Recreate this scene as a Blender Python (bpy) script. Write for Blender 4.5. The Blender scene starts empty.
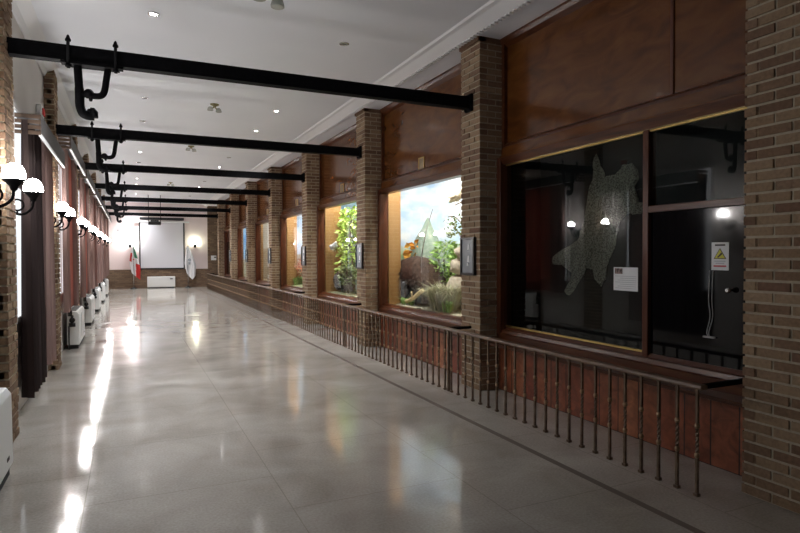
import bpy, math, random
from mathutils import Vector, Matrix, noise
random.seed(7)
sc = bpy.context.scene
COL = sc.collection
PI = math.pi

# ------------------------------------------------------------------ camera, world, light, exposure
yaw, pit, rol = math.radians(24.882), math.radians(-1.157), math.radians(-0.2)
F = Vector((math.sin(yaw)*math.cos(pit), math.cos(yaw)*math.cos(pit), math.sin(pit)))
R = Vector((math.cos(yaw), -math.sin(yaw), 0))
U = R.cross(F)
cr, sr = math.cos(rol), math.sin(rol)
Xc, Yc = R*cr + U*sr, U*cr - R*sr
cam_d = bpy.data.cameras.new('camera'); cam = bpy.data.objects.new('camera', cam_d); COL.objects.link(cam)
cam.matrix_world = Matrix(((Xc.x, Yc.x, -F.x, 0), (Xc.y, Yc.y, -F.y, 0), (Xc.z, Yc.z, -F.z, 1.6), (0, 0, 0, 1)))
cam_d.sensor_width = 36; cam_d.lens = 583.3/800*36; cam_d.clip_start = .05; cam_d.clip_end = 200
sc.camera = cam

wd = bpy.data.worlds.new('world'); sc.world = wd; wd.use_nodes = True
wd.node_tree.nodes['Background'].inputs[0].default_value = (.62, .68, .8, 1)
wd.node_tree.nodes['Background'].inputs[1].default_value = .35
sc.view_settings.view_transform = 'Standard'; sc.view_settings.look = 'None'
sc.view_settings.exposure = 1.95; sc.view_settings.gamma = 1; sc.view_settings.use_curve_mapping = False
sc.cycles.caustics_reflective = False; sc.cycles.caustics_refractive = False
sc.cycles.sample_clamp_indirect = 4; sc.cycles.max_bounces = 8; sc.cycles.use_light_tree = True
sc.cycles.transparent_max_bounces = 16

SCONCE_E, DOWN_W, CASE_W, PANE_E = 30.0, 90.0, 36.0, .28

# ------------------------------------------------------------------ measures (metres)
Y0, D, PW, XP = 5.768, 3.635, .421, 3.70      # first full pillar, spacing, width, pillar face
XW = 4.05                                      # wall line behind the pillars
YE = 31.3                                      # end wall
ZC = 4.2                                       # ceiling
XL = -.92                                      # pilaster face on the window side
def PY(i): return Y0 + (i-1)*D                 # near edge of pillar i
def BY(i): return PY(i) + PW/2                 # its centre

# ------------------------------------------------------------------ materials
def mat(name, col=(.5, .5, .5), rough=.5, metal=0, spec=.5, emis=None, es=0, coat=0):
    m = bpy.data.materials.new(name); m.use_nodes = True
    b = m.node_tree.nodes['Principled BSDF']
    b.inputs['Base Color'].default_value = (*col, 1); b.inputs['Roughness'].default_value = rough
    b.inputs['Metallic'].default_value = metal; b.inputs['Specular IOR Level'].default_value = spec
    b.inputs['Coat Weight'].default_value = coat
    if emis: b.inputs['Emission Color'].default_value = (*emis, 1); b.inputs['Emission Strength'].default_value = es
    return m
def nodes(m): return m.node_tree.nodes, m.node_tree.links, m.node_tree.nodes['Principled BSDF']
def ramp(N, stops):
    r = N.new('ShaderNodeValToRGB'); e = r.color_ramp.elements
    while len(e) < len(stops): e.new(.5)
    for k, (p, c) in enumerate(stops): e[k].position = p; e[k].color = (*c, 1)
    return r
def noisy(name, stops, scale=(4, 4, 4), rough=.5, bump=0, detail=5, dist=0, metal=0, spec=.5, coat=0, bscale=None):
    m = mat(name, stops[0][1], rough, metal, spec, coat=coat); N, L, b = nodes(m)
    tc = N.new('ShaderNodeTexCoord'); mp = N.new('ShaderNodeMapping'); mp.inputs['Scale'].default_value = scale
    n = N.new('ShaderNodeTexNoise'); n.inputs['Scale'].default_value = 1; n.inputs['Detail'].default_value = detail
    n.inputs['Distortion'].default_value = dist
    r = ramp(N, stops)
    L.new(tc.outputs['Object'], mp.inputs[0]); L.new(mp.outputs[0], n.inputs['Vector']); L.new(n.outputs[0], r.inputs[0])
    L.new(r.outputs[0], b.inputs['Base Color'])
    if bump:
        n2 = n
        if bscale:
            n2 = N.new('ShaderNodeTexNoise'); n2.inputs['Scale'].default_value = bscale; L.new(tc.outputs['Object'], n2.inputs['Vector'])
        bp = N.new('ShaderNodeBump'); bp.inputs['Strength'].default_value = bump; bp.inputs['Distance'].default_value = .02
        L.new(n2.outputs[0], bp.inputs['Height']); L.new(bp.outputs[0], b.inputs['Normal'])
    return m
def island(name, stops, rough=.85, bump=.4, scale=40):
    m = mat(name, stops[0][1], rough, spec=.3); N, L, b = nodes(m)
    g = N.new('ShaderNodeNewGeometry'); r = ramp(N, stops); L.new(g.outputs['Random Per Island'], r.inputs[0])
    tc = N.new('ShaderNodeTexCoord'); n = N.new('ShaderNodeTexNoise'); n.inputs['Scale'].default_value = scale; n.inputs['Detail'].default_value = 4
    L.new(tc.outputs['Object'], n.inputs['Vector'])
    mx = N.new('ShaderNodeMix'); mx.data_type = 'RGBA'; mx.blend_type = 'OVERLAY'; mx.inputs[0].default_value = .45
    L.new(r.outputs[0], mx.inputs[6]); L.new(n.outputs[0], mx.inputs[7]); L.new(mx.outputs[2], b.inputs['Base Color'])
    bp = N.new('ShaderNodeBump'); bp.inputs['Strength'].default_value = bump; bp.inputs['Distance'].default_value = .01
    L.new(n.outputs[0], bp.inputs['Height']); L.new(bp.outputs[0], b.inputs['Normal'])
    return m
def glassy(name, tint=(1, 1, 1), f0=1.5, rough=0):
    m = bpy.data.materials.new(name); m.use_nodes = True; N, L = m.node_tree.nodes, m.node_tree.links; N.clear()
    o = N.new('ShaderNodeOutputMaterial'); t = N.new('ShaderNodeBsdfTransparent'); g = N.new('ShaderNodeBsdfGlossy'); f = N.new('ShaderNodeFresnel'); x = N.new('ShaderNodeMixShader')
    t.inputs[0].default_value = (*tint, 1); g.inputs['Roughness'].default_value = rough; f.inputs[0].default_value = f0
    ge = N.new('ShaderNodeNewGeometry'); mu = N.new('ShaderNodeMath'); mu.operation = 'MULTIPLY_ADD'; mu.inputs[1].default_value = -1; mu.inputs[2].default_value = 1; L.new(ge.outputs['Backfacing'], mu.inputs[0])
    m2 = N.new('ShaderNodeMath'); m2.operation = 'MULTIPLY'; L.new(f.outputs[0], m2.inputs[0]); L.new(mu.outputs[0], m2.inputs[1])
    L.new(m2.outputs[0], x.inputs[0]); L.new(t.outputs[0], x.inputs[1]); L.new(g.outputs[0], x.inputs[2]); L.new(x.outputs[0], o.inputs[0])
    return m
M = {}
M['brick'] = island('brick', [(0, (.16, .092, .058)), (.3, (.22, .138, .085)), (.6, (.27, .18, .11)), (.85, (.33, .235, .15)), (1, (.18, .10, .065))])
M['mortar'] = noisy('mortar', [(.3, (.42, .36, .27)), (.7, (.54, .47, .36))], (30, 30, 30), .95, .3)
M['iron'] = noisy('black_iron', [(.3, (.002, .002, .0025)), (.7, (.005, .005, .006))], (20, 20, 20), .7, .15, metal=0, spec=.08)
M['plaster'] = noisy('ceiling_plaster', [(.3, (.75, .77, .82)), (.7, (.80, .82, .865))], (.7, .7, .7), .8)
M['cornice'] = mat('cornice_white', (.82, .82, .84), .6)
M['wallwhite'] = noisy('wall_plaster', [(.3, (.60, .56, .53)), (.7, (.66, .62, .59))], (1.5, 1.5, 1.5), .85)
M['pinkwall'] = noisy('pink_plaster', [(.3, (.72, .61, .60)), (.7, (.78, .67, .66))], (1, 1, 1), .8)
M['ply'] = noisy('varnished_plywood', [(.25, (.075, .022, .0055)), (.5, (.125, .042, .010)), (.75, (.175, .066, .017))], (1.6, 2.2, 6), .2, 0, 6, 1.2, spec=.4, coat=.1)
M['ply2'] = noisy('light_plywood', [(.25, (.25, .125, .04)), (.5, (.32, .17, .06)), (.75, (.38, .215, .085))], (2, 2, .6), .35, 0, 6, .8)
M['frame'] = noisy('dark_stained_wood', [(.25, (.04, .011, .005)), (.5, (.085, .025, .009)), (.8, (.14, .046, .016))], (18, 2, 18), .28, 0, 6, .6, spec=.4)
M['frame_v'] = noisy('dark_stained_upright', [(.25, (.045, .011, .005)), (.5, (.085, .023, .009)), (.8, (.13, .04, .015))], (18, 18, 2), .28, 0, 6, .6, spec=.4)
M['brass'] = mat('brass_strip', (.75, .56, .22), .3, 1)
M['glass'] = glassy('window_glass', (.97, .985, .98), 1.5)
M['glass_dark'] = glassy('dark_window_glass', (.8, .84, .84), 1.5)
M['black'] = mat('black_lining', (.006, .006, .007), .8)
M['door'] = mat('black_gloss_door', (.003, .003, .004), .06, spec=.4)
M['rail'] = noisy('handrail_wood', [(.3, (.10, .055, .032)), (.7, (.19, .115, .07))], (10, 2, 10), .4, spec=.5)
M['bar'] = noisy('bronze_iron_bar', [(.3, (.10, .066, .045)), (.7, (.2, .14, .095))], (30, 30, 14), .38, metal=.55)
M['knot'] = mat('brass_knot', (.36, .245, .15), .38, .6)
M['enamel'] = mat('white_enamel', (.80, .81, .80), .35)
M['grille'] = mat('grey_grille', (.35, .36, .36), .5)
M['plinth'] = mat('black_plinth', (.012, .012, .013), .6)
M['steel'] = mat('chrome', (.75, .75, .76), .2, 1)
M['paper'] = mat('white_paper', (.78, .8, .82), .7)
M['ink'] = mat('grey_print', (.45, .46, .5), .8)
M['inkdark'] = mat('dark_print', (.06, .05, .05), .8)
M['inkred'] = mat('red_print', (.6, .12, .14), .8)
M['yellow'] = mat('warning_yellow', (.72, .68, .08), .6)
M['screen'] = mat('screen_cloth', (.66, .66, .70), .7)
M['emit'] = mat('lamp_glass', (.9, .88, .85), .4, emis=(1, .965, .95), es=SCONCE_E)
M['emit_b'] = mat('lamp_glass_bright', (.9, .88, .85), .4, emis=(1, .97, .94), es=SCONCE_E*1.4)
M['emit_g'] = mat('lamp_glass_greenish', (.9, .88, .85), .4, emis=(.93, 1, .74), es=SCONCE_E*.4)
M['led'] = mat('downlight_lens', (.9, .9, .9), .4, emis=(1, .98, .95), es=14)
M['off'] = mat('downlight_unlit', (.05, .05, .055), .3)
M['pelmetgrey'] = mat('grey_pelmet', (.085, .078, .076), .6)
M['slats'] = noisy('brown_slats', [(.3, (.07, .042, .028)), (.7, (.12, .08, .055))], (4, 20, 20), .5)
M['pane'] = mat('daylight_pane', (.8, .8, .8), .4, emis=(.9, .95, 1), es=PANE_E)
M['flagw'] = mat('flag_white', (.78, .78, .80), .8); M['flagg'] = mat('flag_green', (.03, .2, .10), .8); M['flagr'] = mat('flag_red', (.6, .03, .03), .8)
M['emblem'] = mat('emblem_grey', (.36, .40, .44), .8)

# floor: polished stone with drifting tones, fine seams
m = mat('polished_stone', (.4, .38, .35), .13, spec=.55); N, L, b = nodes(m); M['floor'] = m
tc = N.new('ShaderNodeTexCoord')
n1 = N.new('ShaderNodeTexNoise'); n1.inputs['Scale'].default_value = 1.6; n1.inputs['Detail'].default_value = 9; n1.inputs['Distortion'].default_value = .6
n2 = N.new('ShaderNodeTexNoise'); n2.inputs['Scale'].default_value = 60; n2.inputs['Detail'].default_value = 3
r1 = ramp(N, [(.3, (.35, .315, .275)), (.5, (.43, .395, .35)), (.72, (.51, .475, .43))])
bk = N.new('ShaderNodeTexBrick'); bk.offset = .5; bk.inputs['Scale'].default_value = 1; bk.inputs['Brick Width'].default_value = 1.2; bk.inputs['Row Height'].default_value = 1.2
bk.inputs['Mortar Size'].default_value = .0035; bk.inputs['Color1'].default_value = (1, 1, 1, 1); bk.inputs['Color2'].default_value = (.96, .96, .965, 1); bk.inputs['Mortar'].default_value = (.72, .70, .68, 1)
mp = N.new('ShaderNodeMapping'); mp.inputs['Rotation'].default_value = (0, 0, PI/2); mp.inputs['Location'].default_value = (.0, .28, 0)
L.new(tc.outputs['Object'], mp.inputs[0]); L.new(mp.outputs[0], bk.inputs['Vector'])
for n in (n1, n2): L.new(tc.outputs['Object'], n.inputs['Vector'])
L.new(n1.outputs[0], r1.inputs[0])
mx = N.new('ShaderNodeMix'); mx.data_type = 'RGBA'; mx.blend_type = 'MULTIPLY'; mx.inputs[0].default_value = 1
L.new(r1.outputs[0], mx.inputs[6]); L.new(bk.outputs[0], mx.inputs[7])
mx2 = N.new('ShaderNodeMix'); mx2.data_type = 'RGBA'; mx2.blend_type = 'OVERLAY'; mx2.inputs[0].default_value = .3
L.new(mx.outputs[2], mx2.inputs[6]); L.new(n2.outputs[0], mx2.inputs[7]); L.new(mx2.outputs[2], b.inputs['Base Color'])
rr = N.new('ShaderNodeMapRange'); rr.inputs[1].default_value = .3; rr.inputs[2].default_value = .7; rr.inputs[3].default_value = .06; rr.inputs[4].default_value = .14
L.new(n1.outputs[0], rr.inputs[0]); L.new(rr.outputs[0], b.inputs['Roughness'])
n3 = N.new('ShaderNodeTexNoise'); n3.inputs['Scale'].default_value = 2.2; n3.inputs['Detail'].default_value = 2; L.new(tc.outputs['Object'], n3.inputs['Vector'])
bp = N.new('ShaderNodeBump'); bp.inputs['Strength'].default_value = .06; bp.inputs['Distance'].default_value = .02; L.new(n3.outputs[0], bp.inputs['Height']); L.new(bp.outputs[0], b.inputs['Normal'])

# red-brown stone slabs of the dado
m = mat('red_dado_stone', (.2, .06, .04), .35, spec=.5); N, L, b = nodes(m); M['dado'] = m
tc = N.new('ShaderNodeTexCoord'); bk = N.new('ShaderNodeTexBrick'); bk.offset = 0
bk.inputs['Scale'].default_value = 1; bk.inputs['Brick Width'].default_value = .23; bk.inputs['Row Height'].default_value = 2; bk.inputs['Mortar Size'].default_value = .006
bk.inputs['Color1'].default_value = (.20, .045, .022, 1); bk.inputs['Color2'].default_value = (.36, .13, .06, 1); bk.inputs['Mortar'].default_value = (.03, .012, .01, 1)
mp = N.new('ShaderNodeMapping'); sp = N.new('ShaderNodeSeparateXYZ'); cb = N.new('ShaderNodeCombineXYZ')
L.new(tc.outputs['Object'], sp.inputs[0]); L.new(sp.outputs['Y'], cb.inputs['X']); L.new(sp.outputs['Z'], cb.inputs['Y']); L.new(cb.outputs[0], bk.inputs['Vector'])
n1 = N.new('ShaderNodeTexNoise'); n1.inputs['Scale'].default_value = 9; n1.inputs['Detail'].default_value = 6; n1.inputs['Distortion'].default_value = 1.2; L.new(tc.outputs['Object'], n1.inputs['Vector'])
mx = N.new('ShaderNodeMix'); mx.data_type = 'RGBA'; mx.blend_type = 'OVERLAY'; mx.inputs[0].default_value = 1
L.new(bk.outputs[0], mx.inputs[6]); L.new(n1.outputs[0], mx.inputs[7]); L.new(mx.outputs[2], b.inputs['Base Color'])

# small dark brick of the end wall
m = mat('dark_end_brick', (.1, .06, .04), .8); N, L, b = nodes(m); M['endbrick'] = m
tc = N.new('ShaderNodeTexCoord'); bk = N.new('ShaderNodeTexBrick'); bk.inputs['Scale'].default_value = 1; bk.inputs['Brick Width'].default_value = .22; bk.inputs['Row Height'].default_value = .072
bk.inputs['Mortar Size'].default_value = .008; bk.inputs['Color1'].default_value = (.13, .075, .045, 1); bk.inputs['Color2'].default_value = (.23, .15, .09, 1); bk.inputs['Mortar'].default_value = (.10, .08, .06, 1)
sp = N.new('ShaderNodeSeparateXYZ'); cb = N.new('ShaderNodeCombineXYZ')
L.new(tc.outputs['Object'], sp.inputs[0]); L.new(sp.outputs['X'], cb.inputs['X']); L.new(sp.outputs['Z'], cb.inputs['Y']); L.new(cb.outputs[0], bk.inputs['Vector']); L.new(bk.outputs[0], b.inputs['Base Color'])

def cloth(name, col, tcol, tr=.5):
    m = bpy.data.materials.new(name); m.use_nodes = True; N, L = m.node_tree.nodes, m.node_tree.links; N.clear()
    o = N.new('ShaderNodeOutputMaterial'); d = N.new('ShaderNodeBsdfDiffuse'); t = N.new('ShaderNodeBsdfTranslucent'); x = N.new('ShaderNodeMixShader')
    tc = N.new('ShaderNodeTexCoord'); mp = N.new('ShaderNodeMapping'); mp.inputs['Scale'].default_value = (1, 9, .5); n = N.new('ShaderNodeTexNoise'); n.inputs['Scale'].default_value = 1
    L.new(tc.outputs['Object'], mp.inputs[0]); L.new(mp.outputs[0], n.inputs['Vector'])
    r = ramp(N, [(.3, tuple(c*.75 for c in col)), (.7, tuple(min(1, c*1.2) for c in col))]); L.new(n.outputs[0], r.inputs[0]); L.new(r.outputs[0], d.inputs[0])
    t.inputs[0].default_value = (*tcol, 1); x.inputs[0].default_value = tr
    L.new(d.outputs[0], x.inputs[1]); L.new(t.outputs[0], x.inputs[2]); L.new(x.outputs[0], o.inputs[0])
    return m
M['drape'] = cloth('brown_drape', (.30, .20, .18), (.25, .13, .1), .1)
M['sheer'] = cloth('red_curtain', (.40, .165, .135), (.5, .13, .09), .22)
M['drape_shaded'] = cloth('shaded_brown_drape', (.04, .03, .029), (.05, .02, .02), .05)  # unlit side of the brown curtain, its shade put into the cloth colour

# ------------------------------------------------------------------ mesh building
class MB:
    def __init__(s): s.v, s.f, s.m, s.sm = [], [], [], []
    def face(s, idx, mi=0, smooth=False): s.f.append(idx); s.m.append(mi); s.sm.append(smooth)
    def box(s, a, b, mi=0, rot=None, piv=None):
        x0, y0, z0 = a; x1, y1, z1 = b; n = len(s.v)
        P = [Vector(p) for p in ((x0, y0, z0), (x1, y0, z0), (x1, y1, z0), (x0, y1, z0), (x0, y0, z1), (x1, y0, z1), (x1, y1, z1), (x0, y1, z1))]
        if rot is not None:
            c = Vector(piv) if piv else (Vector(a)+Vector(b))/2
            P = [rot @ (p-c) + c for p in P]
        s.v += [tuple(p) for p in P]
        for q in ((0, 3, 2, 1), (4, 5, 6, 7), (0, 1, 5, 4), (1, 2, 6, 5), (2, 3, 7, 6), (3, 0, 4, 7)): s.face([n+i for i in q], mi)
        return s
    def prism(s, poly, axis, a, b, mi=0):
        """closed outline (2-D, counter-clockwise) extruded along an axis from a to b"""
        n = len(s.v); k = len(poly)
        def P(u, w, t): return {'x': (t, u, w), 'y': (u, t, w), 'z': (u, w, t)}[axis]
        for t in (a, b): s.v += [P(u, w, t) for u, w in poly]
        s.face([n+i for i in range(k)][::-1], mi); s.face([n+k+i for i in range(k)], mi)
        for i in range(k): j = (i+1) % k; s.face([n+i, n+j, n+k+j, n+k+i], mi)
        return s
    def tube(s, pts, r, seg=8, mi=0, smooth=True, cap=True, flat=1.0):
        pts = [Vector(p) for p in pts]; rs = r if isinstance(r, (list, tuple)) else [r]*len(pts)
        n = len(s.v); up = None
        for i, p in enumerate(pts):
            t = (pts[min(i+1, len(pts)-1)] - pts[max(i-1, 0)]).normalized()
            if up is None: up = t.cross(Vector((0, 1, 0)) if abs(t.y) < .9 else Vector((1, 0, 0))).normalized()
            up = (up - t*up.dot(t)).normalized(); w = t.cross(up)
            for k in range(seg):
                a = 2*PI*k/seg; q = p + up*math.cos(a)*rs[i] + w*math.sin(a)*rs[i]*flat; s.v.append(tuple(q))
        for i in range(len(pts)-1):
            for k in range(seg):
                k2 = (k+1) % seg; s.face([n+i*seg+k, n+i*seg+k2, n+(i+1)*seg+k2, n+(i+1)*seg+k], mi, smooth)
        if cap:
            s.face([n+k for k in range(seg)][::-1], mi); s.face([n+(len(pts)-1)*seg+k for k in range(seg)], mi)
        return s
    def lathe(s, prof, c=(0, 0, 0), seg=16, axis='z', mi=0, smooth=True):
        n = len(s.v); c = Vector(c)
        for (r, h) in prof:
            for k in range(seg):
                a = 2*PI*k/seg; x, y = r*math.cos(a), r*math.sin(a)
                s.v.append(tuple(c + Vector({'z': (x, y, h), 'x': (h, x, y), 'y': (y, h, x)}[axis])))
        for i in range(len(prof)-1):
            for k in range(seg):
                k2 = (k+1) % seg; s.face([n+i*seg+k, n+i*seg+k2, n+(i+1)*seg+k2, n+(i+1)*seg+k], mi, smooth)
        s.face([n+k for k in range(seg)][::-1], mi); s.face([n+(len(prof)-1)*seg+k for k in range(seg)], mi)
        return s
    def ring(s, c, R_, r, axis='y', seg=18, mi=0):
        c = Vector(c); pts = []
        n = len(s.v); q = 6
        for i in range(seg):
            a = 2*PI*i/seg
            for k in range(q):
                b_ = 2*PI*k/q; rad = R_ + r*math.cos(b_); h = r*math.sin(b_)
                x, y = rad*math.cos(a), rad*math.sin(a)
                s.v.append(tuple(c + Vector({'z': (x, y, h), 'x': (h, x, y), 'y': (y, h, x)}[axis])))
        for i in range(seg):
            for k in range(q):
                i2, k2 = (i+1) % seg, (k+1) % q; s.face([n+i*q+k, n+i2*q+k, n+i2*q+k2, n+i*q+k2], mi, True)
        return s
    def ball(s, c, r, mi=0, seg=10, rings=6, sc_=(1, 1, 1)):
        c = Vector(c); n = len(s.v)
        for i in range(rings+1):
            ph = PI*i/rings
            for k in range(seg):
                a = 2*PI*k/seg
                s.v.append(tuple(c + Vector((r*math.sin(ph)*math.cos(a)*sc_[0], r*math.sin(ph)*math.sin(a)*sc_[1], r*math.cos(ph)*sc_[2]))))
        for i in range(rings):
            for k in range(seg):
                k2 = (k+1) % seg; s.face([n+i*seg+k, n+(i+1)*seg+k, n+(i+1)*seg+k2, n+i*seg+k2], mi, True)
        return s
    def rock(s, c, r, seed=0, mi=0, sc_=(1, 1, 1), amp=.35):
        k0 = len(s.v); s.ball((0, 0, 0), 1, mi, 12, 8)
        for i in range(k0, len(s.v)):
            p = Vector(s.v[i]); f = 1 + amp*noise.noise(p*1.6 + Vector((seed*7.1, seed*3.3, 0)))+amp*.4*noise.noise(p*4+Vector((seed, 0, 0)))
            s.v[i] = (c[0]+p.x*r*f*sc_[0], c[1]+p.y*r*f*sc_[1], c[2]+p.z*r*f*sc_[2])
        return s
    def leaf(s, p, d, l, w, mi=0, fold=.25):
        d = Vector(d).normalized(); side = d.cross(Vector((random.uniform(-1, 1), random.uniform(-1, 1), random.uniform(-.3, 1)))).normalized(); nn = d.cross(side)
        p = Vector(p); n = len(s.v)
        s.v += [tuple(p), tuple(p+d*l*.5+side*w+nn*w*fold), tuple(p+d*l-nn*w*.4), tuple(p+d*l*.5-side*w+nn*w*fold)]
        s.face([n, n+1, n+2], mi); s.face([n, n+2, n+3], mi)
    def build(s, name, mats, parent=None, bevel=0):
        me = bpy.data.meshes.new(name); me.from_pydata(s.v, [], s.f)
        mats = mats if isinstance(mats, (list, tuple)) else [mats]
        for mm in mats: me.materials.append(M[mm] if isinstance(mm, str) else mm)
        me.polygons.foreach_set('material_index', s.m); me.polygons.foreach_set('use_smooth', s.sm); me.update()
        o = bpy.data.objects.new(name, me); COL.objects.link(o)
        if parent is not None: o.parent = parent
        if bevel:
            md = o.modifiers.new('bevel', 'BEVEL'); md.width = bevel; md.segments = 2; md.limit_method = 'ANGLE'
        return o
def tag(o, label, cat, group=None, kind=None):
    o['label'] = label; o['category'] = cat
    if group: o['group'] = group
    if kind: o['kind'] = kind
    return o
def thing(name, label, cat, loc=(0, 0, 0), group=None):
    o = bpy.data.objects.new(name, None); COL.objects.link(o); o.location = loc; o.empty_display_size = .1
    return tag(o, label, cat, group)
def struct(o): o['kind'] = 'structure'; return o
def kids(o): return [c for c in bpy.data.objects if c.parent == o]
def copy_tree(o, parent=None):
    c = o.copy(); COL.objects.link(c)
    if parent is not None: c.parent = parent
    for ch in kids(o): copy_tree(ch, c)
    return c
ORD = ['', 'first', 'second', 'third', 'fourth', 'fifth', 'sixth', 'seventh', 'eighth', 'ninth']

# ------------------------------------------------------------------ setting
struct(MB().box((-1.6, -3.5, -.2), (6.2, YE+.3, 0)).build('floor', 'floor'))
struct(MB().box((-1.6, -3.5, ZC), (6.2, YE+.3, ZC+.2)).build('ceiling', 'plaster'))
struct(MB().box((3.58, -3.5, 4.125), (6.2, YE, ZC)).build('trim_1', 'plaster'))                       # lower soffit over the pillars
mb = MB().prism([(3.38, ZC), (3.40, ZC-.022), (3.45, ZC-.030), (3.52, ZC-.065), (3.57, ZC-.09), (3.60, ZC-.10), (3.60, 4.12), (3.59, ZC)], 'y', -3.4, YE)
y = 2.5
while y < YE: mb.box((3.585, y, 4.085), (3.635, y+.035, 4.124)); y += .07
struct(mb.build('trim_2', 'cornice'))
struct(MB().prism([(-.88, ZC), (-1.06, ZC), (-1.06, ZC-.13), (-1.03, ZC-.12), (-1.0, ZC-.06), (-.93, ZC-.03)], 'y', -3.4, YE).build('trim_3', 'cornice'))
struct(MB().box((-1.4, -3.5, 0), (-1.05, YE+.3, ZC)).build('wall_left', 'wallwhite'))
struct(MB().box((-1.05, -3.7, 0), (6.2, -3.5, ZC)).build('wall_back', 'wallwhite'))
struct(MB().box((-1.05, YE, .92), (3.64, YE+.3, ZC)).build('wall_end', 'pinkwall'))
struct(MB().box((-1.05, YE-.03, 0), (3.64, YE+.3, .92)).build('wall_end_base', 'endbrick'))
struct(MB().box((3.64, YE-.06, 0), (6.2, YE+.3, 4.125)).build('wall_end_pier', 'endbrick'))
struct(MB().box((5.6, -3.5, 0), (5.8, YE, 4.125)).build('wall_right_outer', 'black'))
mb = MB().box((3.97, -1.2, 0), (4.10, PY(8)+.2, .553))
struct(mb.build('wall_right', 'dado'))
struct(MB().box((XW, -3.5, .56), (4.115, PY(0)-.01, 4.12)).build('wall_right_panelling', 'ply'))
struct(MB().box((2.92, -1, .0005), (2.975, YE-.05, .003)).build('trim_4', mat('dark_inlay', (.2, .17, .15), .15)))

# ------------------------------------------------------------------ brick pillars
def brick_block(x0, y0, x1, y1, z0, z1, seed, face='w', course=.0715, bl=.222, bw=.105, g=.017, flush=False):
    """courses of single bricks around a mortar core; open at the hidden back"""
    rnd = random.Random(seed); mb = MB(); mb.box((x0+.009, y0+.009, z0), (x1-.009, y1-.009, z1), 1)
    n = int(round((z1-z0)/course)); h = (z1-z0)/n
    for c in range(n):
        za, zb = z0+c*h+g/2, z0+(c+1)*h-g/2; odd = c % 2
        def j(): return rnd.uniform(-.004, .004)
        # runs: two sides facing +-y and the two facing +-x
        def run(a, b_, off):
            out = []; t = a - off
            while t < b_-.02:
                u, w = max(a, t), min(b_, t+bl)
                if w-u > .03: out.append((u+g/2 if u > a else u, w-g/2 if w < b_ else w))
                t += bl
            return out
        for (u, w) in run(y0, y1, bl/2 if odd else 0):
            k = j(); mb.box((x0+k, u, za), (x0+.09, w, zb)); k = j(); mb.box((x1-.09, u, za), (x1+k, w, zb))
        for (u, w) in run(x0+(0 if odd else .0), x1, 0 if odd else bl/2):
            k = j(); mb.box((u if u > x0 else u+.006, y0+k, za), (w if w < x1 else w-.006, y0+.09, zb)); k = j(); mb.box((u if u > x0 else u+.006, y1-.09, za), (w if w < x1 else w-.006, y1+k, zb))
    # slightly oversailing top course under the ceiling
    if not flush: mb.box((x0-.025, y0, z1-.055), (x1, y1, z1), 0)
    return mb
pmesh = brick_block(XP, 0, 4.115, PW, 0, 4.125, 3)
first = None
names_p = {0: 'brick pillar at the end of the railing beside the black door', 1: 'brick pillar between the dark pelt case and the bear diorama',
           2: 'brick pillar between the bear diorama and the leafy tree diorama', 3: 'brick pillar between the leafy tree diorama and the red shrub diorama',
           4: 'brick pillar between the red shrub diorama and the sandy diorama', 5: 'brick pillar between the sandy diorama and the blue sky diorama',
           6: 'brick pillar between the blue sky diorama and the dark far doorway', 7: 'brick pillar on the far side of the dark doorway, close to the end wall'}
for i in range(8):
    if i == 0: o = first = pmesh.build('brick_pillar', ['brick', 'mortar'])
    else: o = first.copy(); COL.objects.link(o)
    o.location = (0, PY(i), 0); tag(o, names_p[i], 'pillar', 'brick pillars of the display wall')
lmesh = brick_block(-1.044, 0, XL, PW, 0, ZC, 5, flush=True)
first = None
for i in range(0, 8):
    if first is None: o = first = lmesh.build('brick_pilaster', ['brick', 'mortar'])
    else: o = first.copy(); COL.objects.link(o)
    o.location = (0, PY(i), 0)
    tag(o, ('shallow brick pilaster under the %s black beam from the camera on the curtain wall' % ORD[i]) if i else 'shallow brick pilaster on the curtain wall before the first black beam', 'pilaster', 'brick pilasters of the window wall')

# ------------------------------------------------------------------ beams and shaft hangers
def sweep_pts(pts, n=6):
    """Catmull-Rom through points"""
    P = [Vector(p) for p in pts]; out = []
    for i in range(len(P)-1):
        a, b_, c, d = P[max(i-1, 0)], P[i], P[i+1], P[min(i+2, len(P)-1)]
        for k in range(n):
            t = k/n; out.append(.5*((2*b_) + (c-a)*t + (2*a-5*b_+4*c-d)*t*t + (3*b_-a-3*c+d)*t**3))
    out.append(P[-1]); return out
ZB, ZT = 3.325, 3.46
bm0 = MB()
bm0.prism([(-.055, ZB), (.055, ZB), (.055, ZB+.018), (.05, ZB+.018), (.05, ZT-.018), (.055, ZT-.018), (.055, ZT), (-.055, ZT), (-.055, ZT-.018), (-.05, ZT-.018), (-.05, ZB+.018), (-.055, ZB+.018)], 'x', XL-.02, XP-.03)
bplate = MB().box((XP-.032, -.075, ZB-.03), (XP-.002, .075, ZT+.035))
for yy in (-.05, .05):
    for zz in (ZB-.012, ZT+.017): bplate.lathe([(.011, -.05), (.011, -.03)], (XP, yy, zz), 6, 'x')
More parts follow.
